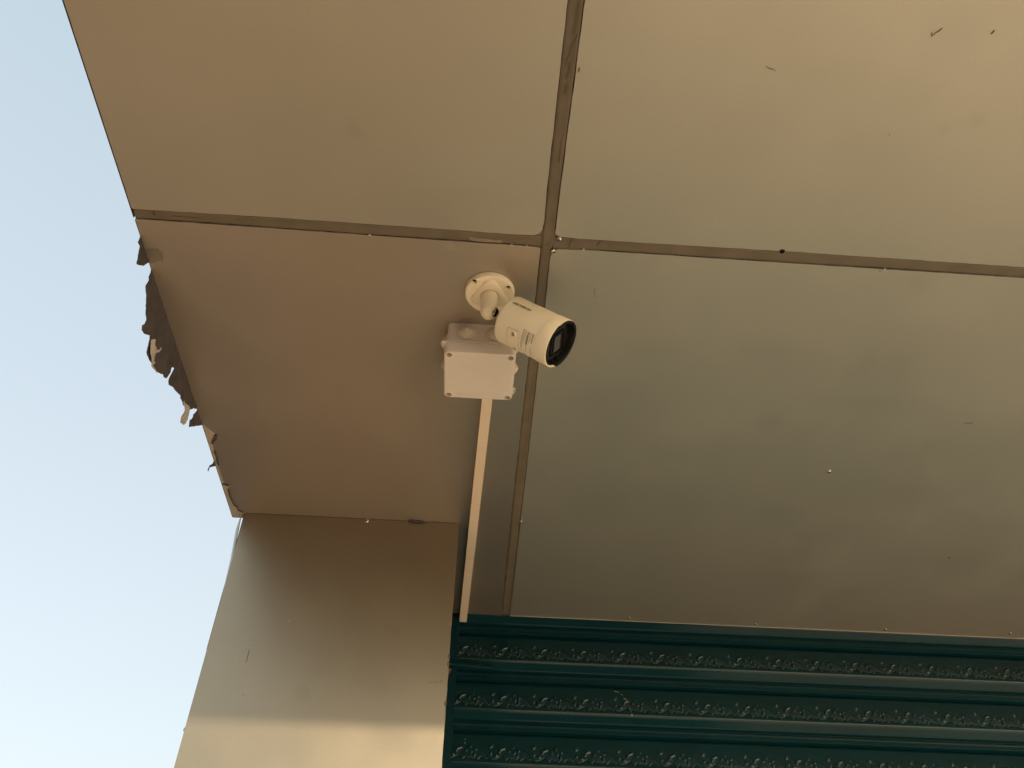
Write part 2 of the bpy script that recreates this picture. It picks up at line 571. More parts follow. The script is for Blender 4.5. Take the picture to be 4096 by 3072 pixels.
# bright smear on the sealant left of the crossing
bm = bmesh.new()
prism(bm, jag([(-0.035, 0.7655), (-0.005, 0.7672), (0.018, 0.7690), (0.014, 0.7735), (-0.03, 0.7725)], 0.006, 0.0007, 5, True), ZC+0.0004, ZC+0.0022)
obj('sealant_smear', bm, mat('pale_sealant', (0.27, 0.205, 0.15), 0.35, 0, 0.5, noise=(60, 0.2, 3)), canopy, smooth=False)
# pale chips standing over the joint edges
for (x, y, s_) in ((0.0527, 0.7762, 0.0022), (0.0300, 0.7752, 0.0018), (0.1386, 0.7752, 0.0022), (0.598, 0.7782, 0.002), (-0.1803, 0.7722, 0.002)):
    bm = bmesh.new()
    prism(bm, [(x+s_*math.cos(t)*random.uniform(0.6, 1.3), y+s_*math.sin(t)*random.uniform(0.5, 1.0)) for t in [k*PI/4 for k in range(8)]], ZC-0.0014, ZC+0.003)
    obj('paint_chip', bm, M_DUST, canopy)


# screws -----------------------------------------------------------
def screw(parent, x, y, z, r, nrm=(0, 0, -1), tilt=0.0, spin=0.4, m=M_METAL):
    """pan head screw with a cross recess; the head looks along nrm."""
    q = Vector(nrm).to_track_quat('X', 'Z')
    M = Matrix.Translation((x, y, z)) @ q.to_matrix().to_4x4() @ Matrix.Rotation(tilt, 4, 'Y') @ Matrix.Rotation(spin, 4, 'X')
    bm = bmesh.new()
    lathe(bm, [(-0.001, r*0.98), (r*0.18, r), (r*0.45, r*0.85), (r*0.6, r*0.55), (r*0.64, 0.0001)], 20, M=M)
    o = obj('screw', bm, m, parent, weighted=50)
    bm = bmesh.new()
    for i in range(2):
        R_ = Matrix.Rotation(i*PI/2, 4, 'X')
        vs = box(bm, r*0.45, r*0.68, -r*0.13, r*0.13, -r*0.5, r*0.5)
        for v in vs:
            v.co = M @ R_ @ v.co
    obj('cross_recess', bm, M_DARK, o, world=True)
    return o


screw(canopy, 0.6863, 1.2827, ZC, 0.0048)
screw(canopy, 0.1000, 0.7588, ZC-0.0003, 0.0042, tilt=0.35)
screw(canopy, 0.0935, 0.7815, ZC-0.0006, 0.0040, tilt=-0.4)
screw(canopy, 0.0953, 1.5106, ZC-0.0005, 0.0034, tilt=0.5)
screw(canopy, -0.4915, 0.7575, ZC+0.0012, 0.0030, m=M_SEAL)
for x, y in ((0.3961, 1.9197), (0.7184, 1.9227), (1.0508, 1.9197), (1.3702, 1.9112)):
    screw(canopy, x, y, ZC-0.0005, 0.0040, tilt=0.4, spin=x*7, m=M_BRASS)
# drilled hole with a burr, on the right-hand joint
bm = bmesh.new()
lathe(bm, [(0.0002, 0.0052), (-0.0012, 0.0050), (-0.0012, 0.0040), (0.001, 0.0036)], 20, M=Matrix.Translation((0.4339, 0.7570, ZC)) @ Matrix.Rotation(PI/2, 4, 'Y'))
b_ = obj('hole_burr', bm, M_ACPED, canopy, smooth=True)
bm = bmesh.new()
lathe(bm, [(0.0004, 0.0001), (0.0004, 0.0042)], 16, M=Matrix.Translation((0.4339, 0.7570, ZC)) @ Matrix.Rotation(PI/2, 4, 'Y'))
obj('hole', bm, M_DARK, b_)
# dirt specks, hairs and scuffs
def mark(parent, pts, wd, m=M_DIRT, plane='ceil', th=0.0006):
    bm = bmesh.new()
    n = len(pts)
    L, R_ = [], []
    for i, p in enumerate(pts):
        p = Vector(p)
        d = (Vector(pts[min(i+1, n-1)])-Vector(pts[max(i-1, 0)])).normalized()
        nn = Vector((-d.y, d.x))
        wi = wd*random.uniform(0.5, 1.2)
        for lst, sg in ((L, 1), (R_, -1)):
            q = p + nn*wi*sg
            lst.append(bm.verts.new((q.x, q.y, ZC-0.0005) if plane == 'ceil' else (q.x, plane-0.0005, q.y+EYE)))
    for i in range(n-1):
        bm.faces.new((L[i], L[i+1], R_[i+1], R_[i]))
    r = bmesh.ops.extrude_face_region(bm, geom=bm.faces[:])
    for v in [g for g in r['geom'] if isinstance(g, bmesh.types.BMVert)]:
        if plane == 'ceil': v.co.z -= th
        else: v.co.y -= th
    return obj('dirt_mark', bm, m, parent)


mark(p_nr, [(0.5140, 0.4190), (0.5157, 0.4245), (0.5192, 0.4195), (0.5225, 0.4165), (0.5243, 0.4137)], 0.0006)
mark(p_nr, [(0.3284, 0.4747), (0.3330, 0.4775), (0.3361, 0.4784), (0.3385, 0.4778), (0.3417, 0.4806)], 0.0005)
mark(p_nr, [(0.5850, 0.4165), (0.5862, 0.4149), (0.5872, 0.4120)], 0.0006)
mark(p_nr, [(0.0975, 0.4935), (0.0985, 0.4962), (0.0970, 0.4990)], 0.0012)
mark(p_nr, [(0.5165, 0.5555), (0.5172, 0.5570)], 0.0006)
mark(p_fr, [(0.1668, 0.8500), (0.1655, 0.8560), (0.1668, 0.8630), (0.1690, 0.8680)], 0.00035)
mark(p_fr, [(1.0545, 1.5705), (1.0580, 1.5725), (1.0610, 1.5710)], 0.0019)
mark(p_fr, [(0.880, 1.1180), (0.8890, 1.1185), (0.8950, 1.1165)], 0.0005)
mark(p_fr, [(0.5915, 0.7685+0.0135), (0.5935, 0.7830)], 0.0008)

# torn film along the left edge -------------------------------------
def flap(pts, m, label, out=0.0, curl=0.006, seed=1):
    """a hanging rag outlined in (y, z above the eye); its free edge curls outwards."""
    rnd = random.Random(seed)
    pts = jag(jag(pts, 0.006, 0.0007, seed, closed=True), 0.0018, 0.0007, seed+50, closed=True)
    bm = bmesh.new()
    vs = [bm.verts.new((0, p[0], p[1])) for p in pts]
    f_ = bm.faces.new(vs)
    bmesh.ops.triangulate(bm, faces=[f_])
    for _ in range(2):
        es = [e_ for e_ in bm.edges if e_.calc_length() > 0.012]
        if es:
            bmesh.ops.subdivide_edges(bm, edges=es, cuts=1)
            bmesh.ops.triangulate(bm, faces=bm.faces[:])
    for v in bm.verts:
        h = max(0.0, CEIL-v.co.z)
        v.co.x = LEFT_X + 0.0003 - out - curl*(h/0.06)**2*0.6 + (0.0022*math.sin(v.co.y*75+seed)+0.0006*math.sin(v.co.y*210+v.co.z*120))*min(1, h/0.02)
        v.co.z += EYE
    bm.normal_update()
    r = bmesh.ops.extrude_face_region(bm, geom=bm.faces[:])
    for v in [g for g in r['geom'] if isinstance(g, bmesh.types.BMVert)]:
        v.co.x -= 0.0012
    o = obj('torn_film', bm, m, canopy, weighted=40)
    o['label'] = label
    return o


flap([(0.7990, 1.0004), (0.8016, 0.9994), (0.8031, 0.9893), (0.8121, 0.9907), (0.8181, 0.9832), (0.8237, 0.9752), (0.8272, 0.9683), (0.8409, 0.9794),
      (0.8449, 0.9913), (0.8499, 1.0001)], M_FILM, 'small dark rag of torn film', seed=31)
big = [(0.8640, 1.0004), (0.8675, 0.9935), (0.8673, 0.9858), (0.8736, 0.9832), (0.8722, 0.9703), (0.8872, 0.9668), (0.8989, 0.9555), (0.9115, 0.9452), (0.9213, 0.9413),
       (0.9154, 0.928), (0.9208, 0.9219), (0.9307, 0.9257), (0.9428, 0.9342), (0.9502, 0.9335), (0.9669, 0.9197), (0.9806, 0.9193), (0.9971, 0.9212),
       (1.0174, 0.9249), (1.0309, 0.9336), (1.0492, 0.9415), (1.0505, 0.948), (1.0538, 0.9609), (1.0477, 0.9606), (1.0424, 0.9597), (1.0484, 0.9669),
       (1.0596, 0.9755), (1.0653, 0.9781), (1.0642, 0.9736), (1.06, 0.9611), (1.0604, 0.9503), (1.0676, 0.9452), (1.0863, 0.9505), (1.1113, 0.9592),
       (1.1415, 0.9648), (1.1612, 0.9721), (1.1671, 0.9751), (1.1749, 0.9847), (1.189, 0.9955), (1.1895, 1.0004)]
flap(big, M_FILM, 'long dark sheet of torn film hanging from the edge', seed=32)
flap([(1.1965, 1.0004), (1.1965, 0.9947), (1.1958, 0.9912), (1.183, 0.9773), (1.1906, 0.9752), (1.1812, 0.9629), (1.1916, 0.9547), (1.2128, 0.9737), (1.2382, 0.9992), (1.239, 1.0004)],
     M_FILM, 'square rag of torn film', seed=33)
flap([(1.130, 0.9665), (1.1461, 0.964), (1.1538, 0.9579), (1.15, 0.9421), (1.1554, 0.9355), (1.1706, 0.9422), (1.1765, 0.9589), (1.1685, 0.9692), (1.160, 0.9745)],
     M_FILMW, 'pale shred of film dangling', out=0.0012, seed=34)
flap([(1.3500, 1.0004), (1.3515, 0.9948), (1.3375, 0.9783), (1.3357, 0.9681), (1.3426, 0.9681), (1.3434, 0.9783), (1.3624, 0.9956), (1.364, 1.0004)], M_FILM, 'thin curled thread of torn film', seed=35)
flap([(0.9520, 0.9350), (0.9669, 0.9199), (0.9806, 0.9188), (1.000, 0.9190), (1.0174, 0.9240), (1.0150, 0.9330), (1.003, 0.9320), (0.992, 0.9255), (0.985, 0.9300), (0.976, 0.9390), (0.965, 0.9340), (0.958, 0.9420)],
     M_FILMW, 'pale backing showing where the dark film has peeled', out=-0.0014, seed=36)
flap([(0.984, 0.9360), (0.990, 0.9440), (0.992, 0.9530), (0.9895, 0.9550), (0.9870, 0.9470), (0.981, 0.9390)], M_FILMW, 'pale curl on the dark film', out=-0.0016, seed=37)

# strip along the rear left corner where the film has come off
strip = [(-0.5218, 1.239), (-0.5039, 1.2644), (-0.5100, 1.2750), (-0.5156, 1.2836), (-0.5150, 1.3042), (-0.5165, 1.327), (-0.5180, 1.345), (-0.5187, 1.3683), (-0.5170, 1.4293), (-0.5076, 1.4323), (-0.5138, 1.4436),
         (-0.5146, 1.4652), (-0.5120, 1.5024), (-0.5087, 1.504), (-0.5086, 1.5175), (-0.4992, 1.5233), (-0.4960, 1.5270), (-0.4965, 1.5490), (-0.5220, 1.5490)]
bm = bmesh.new()
prism(bm, jag(strip, 0.006, 0.0006, 41, True), ZC-0.0007, ZC+0.001)
o_ = obj('bare_strip', bm, M_BARE, canopy)
for pts, wd in (([(-0.5030, 1.2655), (-0.5060, 1.2790), (-0.5125, 1.2880), (-0.5145, 1.2930)], 0.0022),
                ([(-0.5145, 1.3150), (-0.5150, 1.340), (-0.5160, 1.362)], 0.0009),
                ([(-0.5195, 1.4240), (-0.5140, 1.4275), (-0.5080, 1.4300)], 0.0016),
                ([(-0.5120, 1.4440), (-0.5130, 1.4655), (-0.5115, 1.490), (-0.5098, 1.5010), (-0.5060, 1.5025), (-0.5050, 1.5090)], 0.0011),
                ([(-0.5060, 1.5180), (-0.5020, 1.5205), (-0.4960, 1.5250)], 0.0010)):
    mark(canopy, pts, wd, M_FILM, th=0.0025).name = 'film_curl'
bm = bmesh.new()
prism(bm, jag([(LEFT_X+0.001, 0.8235), (-0.5030, 0.8215), (-0.4975, 0.8300), (-0.5010, 0.8460), (LEFT_X+0.001, 0.8520)], 0.004, 0.001, 44, True), ZC-0.0003, ZC+0.001)
obj('stain', bm, mat('damp_stain', (0.27, 0.235, 0.185), 0.45, 0.5), p_fl)

# ------------------------------------------------------------------ pillar
PF = 1.530
PX0, PX1 = -0.4934, -0.0366
pillar = thing('pillar', 'champagne metal clad pillar with sunlit lower part beside the green shutter', 'pillar', (-0.27, 1.75, 0))
bm = bmesh.new()
zt, zb = ZC-0.0006, 0.03
left = [(PX0, zt), (PX0+0.0004, 2.42), (PX0, 2.30), (PX0, zb)]
edge = jag([(PX1, zb), (PX1+0.0004, 1.9), (PX1-0.0003, 2.05), (PX1-0.0005, 2.25), (PX1+0.0002, 2.42), (PX1, zt)], 0.012, 0.0004, 51)
pts = edge + left
lo = [bm.verts.new((p[0], PF, p[1])) for p in pts]
hi = [bm.verts.new((p[0], PF+0.004, p[1])) for p in pts]
bm.faces.new(lo); bm.faces.new(hi[::-1])
for i in range(len(pts)):
    j = (i+1) % len(pts)
    bm.faces.new((lo[i], hi[i], hi[j], lo[j]))
bevel(bm, 0.0006, 1, 60)
pf = obj('front_panel', bm, M_PIL, pillar)
bm = bmesh.new()
box(bm, -0.478, -0.052, PF+0.0045, 2.05, 0.0, ZC-0.002)
obj('core', bm, M_RAIL, pillar)
bm = bmesh.new()                # side cladding, sprung a little away from the front sheet near the top
rows = []
for z, xa, xb in ((0.9985, -0.5046, -0.5020), (0.993, -0.5046, -0.5018), (0.9679, -0.5063, -0.4998), (0.8951, -0.5003, -0.4948), (0.8431, -0.4982, -0.4945), (0.7778, -0.4962, -0.4940), (0.60, -0.4950, -0.4938), (-1.47, -0.4950, -0.4938)):
    rows.append([bm.verts.new((xa, PF+0.012, z+EYE)), bm.verts.new((xb, PF+0.0052, z+EYE)), bm.verts.new((xb+0.0015, PF+0.0062, z+EYE)), bm.verts.new((xa+0.0015, PF+0.013, z+EYE)),
                 ])
for i in range(len(rows)-1):
    for j in range(4):
        bm.faces.new((rows[i][j], rows[i+1][j], rows[i+1][(j+1) % 4], rows[i][(j+1) % 4]))
obj('side_flange', bm, M_FLANGE, pillar)
bm = bmesh.new()
box(bm, -0.4950, -0.4920, PF+0.0135, 2.05, 0.03, ZC-0.003)
obj('side_panel', bm, M_FLANGE, pillar)
bm = bmesh.new()                # dark slot between the two sheets
box(bm, -0.4990, -0.4800, PF+0.0150, PF+0.0170, 2.20, ZC-0.003)
obj('gap', bm, M_CORE, pillar)
screw(pillar, -0.2336, PF, ZC-0.0052, 0.0045, nrm=(0, -1, 0), tilt=0.2)
bm = bmesh.new()                # bent tab where the sheets meet
prism(bm, jag([(-0.145, PF-0.0025), (-0.138, PF-0.006), (-0.126, PF-0.0045), (-0.113, PF-0.005), (-0.109, PF-0.0005), (-0.146, PF-0.0005)], 0.004, 0.001, 61, True), ZC-0.0035, ZC-0.0006)
obj('bent_tab', bm, M_FILM, pillar)
bm = bmesh.new()                # ragged dark strip, painting the line of shade where sheet meets soffit
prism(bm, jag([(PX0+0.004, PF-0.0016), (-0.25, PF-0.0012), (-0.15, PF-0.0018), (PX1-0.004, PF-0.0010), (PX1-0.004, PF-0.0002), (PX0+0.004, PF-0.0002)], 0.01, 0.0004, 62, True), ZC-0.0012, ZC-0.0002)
obj('corner_shade_strip', bm, M_SEAL, pillar)
# marks on the front sheet
mark(pf, [(-0.0690, 0.6470), (-0.0640, 0.6475)], 0.0012, plane=PF)
mark(pf, [(-0.0600, 0.6481), (-0.0555, 0.6492)], 0.0011, plane=PF)
mark(pf, [(-0.0510, 0.6500), (-0.0455, 0.6511)], 0.0009, plane=PF)
mark(pf, [(-0.4142, 0.6958), (-0.4148, 0.6835), (-0.4155, 0.6711)], 0.0004, plane=PF)
mark(pf, [(-0.405, 0.7050), (-0.4045, 0.7040)], 0.0010, plane=PF)
mark(pf, [(-0.4062, 0.6098), (-0.4055, 0.6082)], 0.0012, plane=PF)
mark(pf, [(-0.3525, 0.7560), (-0.3517, 0.7580), (-0.3508, 0.7575)], 0.0011, M_DUST, plane=PF)
mark(pf, [(-0.3840, 0.9315), (-0.3795, 0.9325)], 0.0006, M_DUST, plane=PF)
mark(pf, [(PX1-0.002, 0.763), (PX1-0.0010, 0.769)], 0.0012, M_DUST, plane=PF)
for z in (0.685, 0.70, 0.6095):
    bm = bmesh.new()            # small burrs of sealant squeezed out at the edge
    bmesh.ops.create_icosphere(bm, subdivisions=2, radius=0.003)
    for v in bm.verts:
        v.co = Vector((v.co.x*0.7+PX1-0.0015, v.co.y*0.6+PF, v.co.z*1.8+z+EYE)) + Vector((random.uniform(-1, 1), 0, random.uniform(-1, 1)))*0.0004
    obj('sealant_burr', bm, M_SEAL, pillar, smooth=True)
bm = bmesh.new()
bmesh.ops.create_icosphere(bm, subdivisions=2, radius=0.0022)
for v in bm.verts:
    v.co = Vector((v.co.x*0.7+PX0-0.001, v.co.y*0.6+PF+0.002, v.co.z*1.6+0.5455+EYE))
obj('sealant_burr', bm, M_SEAL, pillar, smooth=True)

# ------------------------------------------------------------------ roller shutter
shutter = thing('roller_shutter', 'dark green roller shutter of embossed slats behind the pillar', 'roller shutter', (1.7, 1.97, 0))
SY = 1.968
PITCH = 0.1205
SX0, SX1 = -0.040, 2.46
PERIOD = 0.0972
# section of one slat: t down from its top groove, d out towards the street
SEC = [(0.0, -0.0025), (0.0018, 0.0005), (0.0040, 0.0032), (0.0080, 0.0054), (0.014, 0.0072), (0.024, 0.0100), (0.036, 0.0132), (0.048, 0.0162), (0.058, 0.0184),
       (0.0660, 0.0198), (0.0700, 0.0203), (0.0714, 0.0209), (0.0727, 0.0215), (0.0736, 0.0213), (0.0745, 0.0202), (0.0800, 0.0172), (0.0880, 0.0130), (0.0940, 0.0098), (0.0950, 0.0070), (0.0962, 0.0025),
       (0.0992, 0.0020), (0.1008, 0.0042), (0.1020, 0.0078), (0.1028, 0.0088), (0.1036, 0.0083), (0.1090, 0.0086), (0.1146, 0.0085), (0.1155, 0.0093), (0.1164, 0.0086), (0.1174, 0.0055), (0.1185, -0.0005), (PITCH, -0.0025)]


def seg_d(U, V, a_, b_):
    ax, ay = a_; bx, by = b_
    dx, dy = bx-ax, by-ay
    t = np.clip(((U-ax)*dx+(V-ay)*dy)/max(1e-12, dx*dx+dy*dy), 0, 1)
    return np.hypot(U-ax-t*dx, V-ay-t*dy)


def relief(u, v):
    """scroll ornament pressed into the sheet; u along the slat inside one repeat (m), v up from the ridge (m)."""
    P = PERIOD
    H = np.zeros_like(u)
    def near(pts):
        best = np.full(u.shape, 9.0)
        for off in (-P, 0.0, P):
            for i in range(len(pts)-1):
                best = np.minimum(best, seg_d(u, v, (pts[i][0]*P+off, pts[i][1]), (pts[i+1][0]*P+off, pts[i+1][1])))
        return best
    def groove(pts, wd, dep):
        nonlocal H
        H = H - dep*np.exp(-(near(pts)/wd)**2)
    def ridge(pts, wd, hgt):
        nonlocal H
        H = H + 2.1*hgt*np.exp(-(near(pts)/wd)**2)
    sc = [(-0.02, 0.0095), (0.02, 0.0070), (0.09, 0.0065), (0.17, 0.0090), (0.25, 0.0140), (0.29, 0.0155), (0.315, 0.0110), (0.36, 0.0055), (0.40, 0.0065), (0.44, 0.0120),
          (0.48, 0.0095), (0.56, 0.0075), (0.63, 0.0080), (0.66, 0.0100), (0.71, 0.0055), (0.75, 0.0070), (0.80, 0.0125), (0.86, 0.0105), (0.93, 0.0085), (0.98, 0.0095)]
    # everything above the scalloped line stands a little proud
    ue = np.mod(u/P, 1.0)
    sv = np.interp(ue, [p[0] for p in sc], [p[1] for p in sc])
    H = H + 0.0011/(1+np.exp(-(v-sv)/0.00035))*np.exp(-np.maximum(0, v-sv)/0.012)
    groove(sc, 0.0011, 0.0016)
    groove([(-0.31, 0.0355), (-0.23, 0.0330), (-0.155, 0.0280), (-0.09, 0.0195), (-0.04, 0.0110), (0.02, 0.0070)], 0.0011, 0.0009)
    groove([(0.455, 0.0400), (0.415, 0.0325), (0.34, 0.0225), (0.26, 0.0155), (0.15, 0.0125)], 0.0022, 0.0005)
    ridge([(0.015, 0.0375), (0.05, 0.0392)], 0.0026, 0.0012)
    ridge([(0.025, 0.0225), (0.035, 0.0215)], 0.0027, 0.0013)
    ridge([(0.13, 0.0170), (0.16, 0.0160)], 0.0026, 0.0012)
    ridge([(0.34, 0.0345), (0.25, 0.0305), (0.225, 0.0250)], 0.0022, 0.0012)
    groove([(0.335, 0.0345), (0.25, 0.0310)], 0.0008, 0.0006)
    groove([(0.10, 0.0310), (0.16, 0.0290), (0.22, 0.0240)], 0.0010, 0.0008)
    groove([(0.07, 0.0235), (0.06, 0.0165)], 0.0010, 0.0009)
    ridge([(0.45, 0.0285), (0.46, 0.0280)], 0.0019, 0.0010)
    ridge([(0.57, 0.0250), (0.58, 0.0245)], 0.0019, 0.0010)
    groove([(0.47, 0.0285), (0.56, 0.0255)], 0.0010, 0.0008)
    ridge([(0.55, 0.0372), (0.555, 0.0368)], 0.0017, 0.0010)
    ridge([(0.67, 0.0292), (0.685, 0.0300)], 0.0018, 0.0010)
    groove([(0.56, 0.0365), (0.60, 0.0315), (0.67, 0.0292)], 0.0009, 0.0008)
    groove([(0.62, 0.0215), (0.585, 0.0195), (0.62, 0.0160), (0.63, 0.0140), (0.58, 0.0110), (0.52, 0.0105)], 0.0012, 0.0010)
    ridge([(0.66, 0.0205), (0.645, 0.0150)], 0.0018, 0.0007)
    return H


def slat_mesh(step, emboss):
    ts = []
    for i in range(len(SEC)-1):
        t0, t1 = SEC[i][0], SEC[i+1][0]
        k = max(1, int(round((t1-t0)/(0.0009 if emboss and 0.024 < t0 < 0.0725 else 0.004))))
        ts += [t0+(t1-t0)*j/k for j in range(k)]
    ts.append(SEC[-1][0])
    ts = np.array(ts)
    d = np.interp(ts, [p[0] for p in SEC], [p[1] for p in SEC])
    if len(ts) > 40:
        k = np.array([1, 2, 3, 2, 1], float); k /= k.sum()
        sm = np.convolve(np.pad(d, 2, mode='edge'), k, mode='valid')
        msk = (ts > 0.026) & (ts < 0.068)
        d = np.where(msk, sm, d)
    n = int(round((SX1-SX0)/step))
    x = np.linspace(SX0, SX1, n+1)
    X, T = np.meshgrid(x, ts)
    D = np.repeat(d[:, None], n+1, 1)
    if emboss:
        V = 0.0728-T
        R_ = relief(np.mod(X-0.0585, PERIOD), V)
        fade = np.clip((V-0.002)/0.003, 0, 1)*np.clip((0.047-V)/0.006, 0, 1)
        R_ = R_*fade
        D = D + 1.35*R_
        highlight_mask = np.clip(R_/0.0022, 0, 1) + np.exp(-((T-0.0730)/0.0013)**2)
    co = np.stack([X, -D, -T], -1).reshape(-1, 3)
    m_, k_ = len(ts), n+1
    idx = np.arange(m_*k_).reshape(m_, k_)
    q = np.stack([idx[:-1, :-1], idx[:-1, 1:], idx[1:, 1:], idx[1:, :-1]], -1).reshape(-1, 4)
    q = q[:, ::-1]
    me = bpy.data.meshes.new('slat')
    me.vertices.add(len(co)); me.vertices.foreach_set('co', co.ravel())
    me.loops.add(q.size); me.loops.foreach_set('vertex_index', q.ravel())
    me.polygons.add(len(q)); me.polygons.foreach_set('loop_start', np.arange(0, q.size, 4))
    me.update(calc_edges=True)
    me.polygons.foreach_set('use_smooth', [True]*len(me.polygons))
    if emboss:
        at = me.attributes.new('highlight_boost', 'FLOAT', 'POINT')
        at.data.foreach_set('value', np.clip(highlight_mask, 0, 1).astype(np.float32).ravel())
    me.materials.append(M_GREEN)
    return me


sm_ = slat_mesh(0.00108, True)
plain = slat_mesh(0.05, False)
ZG = 0.9605                    # groove above the first whole slat
k = -1
while True:
    zt_ = ZG - k*PITCH + EYE
    if zt_ < 0.10:
        break
    o = link('slat', sm_ if k < 4 else plain, None, shutter, world=False)
    o.location = (-1.7, SY-1.97, zt_)
    k += 1
bm = bmesh.new()
box(bm, SX0, SX1, SY-0.012, SY+0.012, 0.02, zt_-0.001)
obj('bottom_bar', bm, M_RAIL, shutter)
bm = bmesh.new()
box(bm, SX0-0.04, SX1+0.04, SY+0.03, SY+0.33, ZC+0.01, ZC+0.36)
obj('roller_housing', bm, M_RAIL, shutter)
bm = bmesh.new()               # wall strip closing the shop behind the curtain
box(bm, -0.05, SX1+0.05, SY+0.06, SY+0.08, 0.0, ZC+0.009)
obj('back_sheet', bm, M_CORE, shutter)
for x0, x1, lab in ((-0.0515, -0.0278, None), (SX1-0.02, SX1+0.03, None)):
    bm = bmesh.new()
    box(bm, x0, x1, 1.9465, SY+0.02, 0.0, ZC+0.006)
    bevel(bm, 0.0012, 2)
    gr = obj('guide_rail', bm, M_RAIL, shutter)
    if x0 < 0:
        bm = bmesh.new()
        prism(bm, [(-0.0500, 0.8600), (-0.0395, 0.8590), (-0.0425, 0.8500), (-0.0480, 0.8450), (-0.0500, 0.8440)], 1.9452, 1.9464)
        for v in bm.verts:
            v.co = Vector((v.co.x, v.co.z, v.co.y+EYE))
        obj('rust_patch', bm, M_RUST, gr)
# ribbed bolt lying across the rail and the curtain
bm = bmesh.new()
pts, rad = [], []
for i in range(61):
    x = -0.050+0.107*i/60
    pts.append((x, 1.9395, 0.8700-0.0070*i/60+EYE)); rad.append(0.0052+(0.0007 if i % 3 == 0 else 0))
tube(bm, pts, rad, 12)
rod = obj('locking_bolt', bm, M_RAIL, None, smooth=True)
tag(rod, 'short ribbed green steel bolt across the shutter edge by the pillar', 'bolt')
# cobweb flecks caught on the curtain
for pts, wd in (([(0.3530, 0.8265), (0.3600, 0.8255), (0.3650, 0.8240)], 0.0008), ([(0.3690, 0.8195), (0.3715, 0.8170)], 0.0010), ([(0.3740, 0.8085), (0.3760, 0.8060)], 0.0010),
                ([(0.3785, 0.8080), (0.3810, 0.8020)], 0.0012), ([(0.3845, 0.7890), (0.3865, 0.7800)], 0.0006), ([(0.3885, 0.7690), (0.3890, 0.7630)], 0.0018),
                ([(0.0020, 0.7010), (0.0022, 0.6980)], 0.0006), ([(0.0020, 0.6925), (0.0024, 0.6880)], 0.0007)):
    dd = np.interp(((ZG-pts[0][1]) % PITCH), [p[0] for p in SEC], [p[1] for p in SEC])
    o = mark(shutter, pts, wd*0.6, M_DUST, plane=SY-float(dd)-0.0016)
    o.name = 'dust_fleck'

# ------------------------------------------------------------------ junction box
bx0, bx1, by0, by1 = -0.0655, 0.0490, 0.9380, 1.0480
jbox = thing('junction_box', 'square white plastic junction box with ringed grommets beneath the bullet camera', 'junction box', ((bx0+bx1)/2, (by0+by1)/2, ZC))


def rrect(x0, x1, y0, y1, r, n=5):
    out = []
    for cx_, cy_, a0 in ((x1-r, y1-r, 0), (x0+r, y1-r, PI/2), (x0+r, y0+r, PI), (x1-r, y0+r, 3*PI/2)):
        for i in range(n+1):
            t = a0+PI/2*i/n
            out.append((cx_+r*math.cos(t), cy_+r*math.sin(t)))
    return out


def loft(bm, rings, cap0=True, cap1=True):
    vr = [[bm.verts.new(p) for p in ring] for ring in rings]
    n = len(vr[0])
    for j in range(len(vr)-1):
        for i in range(n):
            bm.faces.new((vr[j][i], vr[j][(i+1) % n], vr[j+1][(i+1) % n], vr[j+1][i]))
    if cap0: bm.faces.new(vr[0][::-1])
    if cap1: bm.faces.new(vr[-1])


def rr3(x0, x1, y0, y1, r, z, n=5):
    return [(p[0], p[1], z) for p in rrect(x0, x1, y0, y1, r, n)]


BB = (-0.0625, 0.0460, 0.9405, 1.0455)
bm = bmesh.new()
loft(bm, [rr3(*BB, 0.006, ZC-0.0004), rr3(*BB, 0.006, ZC-0.046)])
bb = obj('box_base', bm, M_BOX, jbox, weighted=35)
bm = bmesh.new()               # mating flange and lid
loft(bm, [rr3(bx0-0.001, bx1+0.001, by0-0.001, by1+0.001, 0.007, ZC-0.0435), rr3(bx0-0.001, bx1+0.001, by0-0.001, by1+0.001, 0.007, ZC-0.0475)])
obj('flange', bm, M_BOX, jbox, weighted=35)
LZ = ZC-0.0690
bm = bmesh.new()
I = 0.0006
loft(bm, [rr3(bx0-I, bx1+I, by0-I, by1+I, 0.008, ZC-0.0485), rr3(bx0, bx1, by0, by1, 0.008, ZC-0.0545), rr3(bx0+0.0006, bx1-0.0006, by0+0.0006, by1-0.0006, 0.008, LZ+0.002),
          rr3(bx0+0.0012, bx1-0.0012, by0+0.0012, by1-0.0012, 0.0078, LZ+0.0006), rr3(bx0+0.0026, bx1-0.0026, by0+0.0026, by1-0.0026, 0.0066, LZ)])
lid = obj('lid', bm, M_BOX, jbox, weighted=40)
for sx, sy in ((bx0+0.0082, by0+0.0082), (bx1-0.0082, by0+0.0082), (bx0+0.0082, by1-0.0072), (bx1-0.0082, by1-0.0072)):
    M = Matrix.Translation((sx, sy, LZ)) @ Matrix.Rotation(PI/2, 4, 'Y')
    bm = bmesh.new()
    r_ = lathe(bm, [(-0.0110, 0.0045), (0.0030, 0.0050)], 24, M=M)
    bm.faces.new(r_[0]); bm.faces.new(r_[1])
    cut(lid, bm)
    bm = bmesh.new()
    lathe(bm, [(-0.0108, 0.0043), (-0.0084, 0.0042), (-0.0078, 0.0036), (-0.0078, 0.0013), (-0.0090, 0.0011), (-0.0090, 0.0001)], 20, M=M)
    obj('lid_screw', bm, M_BOX, lid, weighted=40)
me = text_mesh('100 x 100 x 50', 0.0070, offset=0.0, space=1.05)
xs = [v.co.x for v in me.vertices]
wd_ = max(xs)-min(xs)
for v in me.vertices:           # moulded size mark; read from below, so y runs towards the lid's camera side
    x_, y_ = v.co.x, v.co.y
    v.co = Vector((-0.0455+x_, by1-0.0085-y_, LZ-0.00022))
link('moulded_size', me, mat('moulded_mark', (0.62, 0.555, 0.495), 0.55), lid)


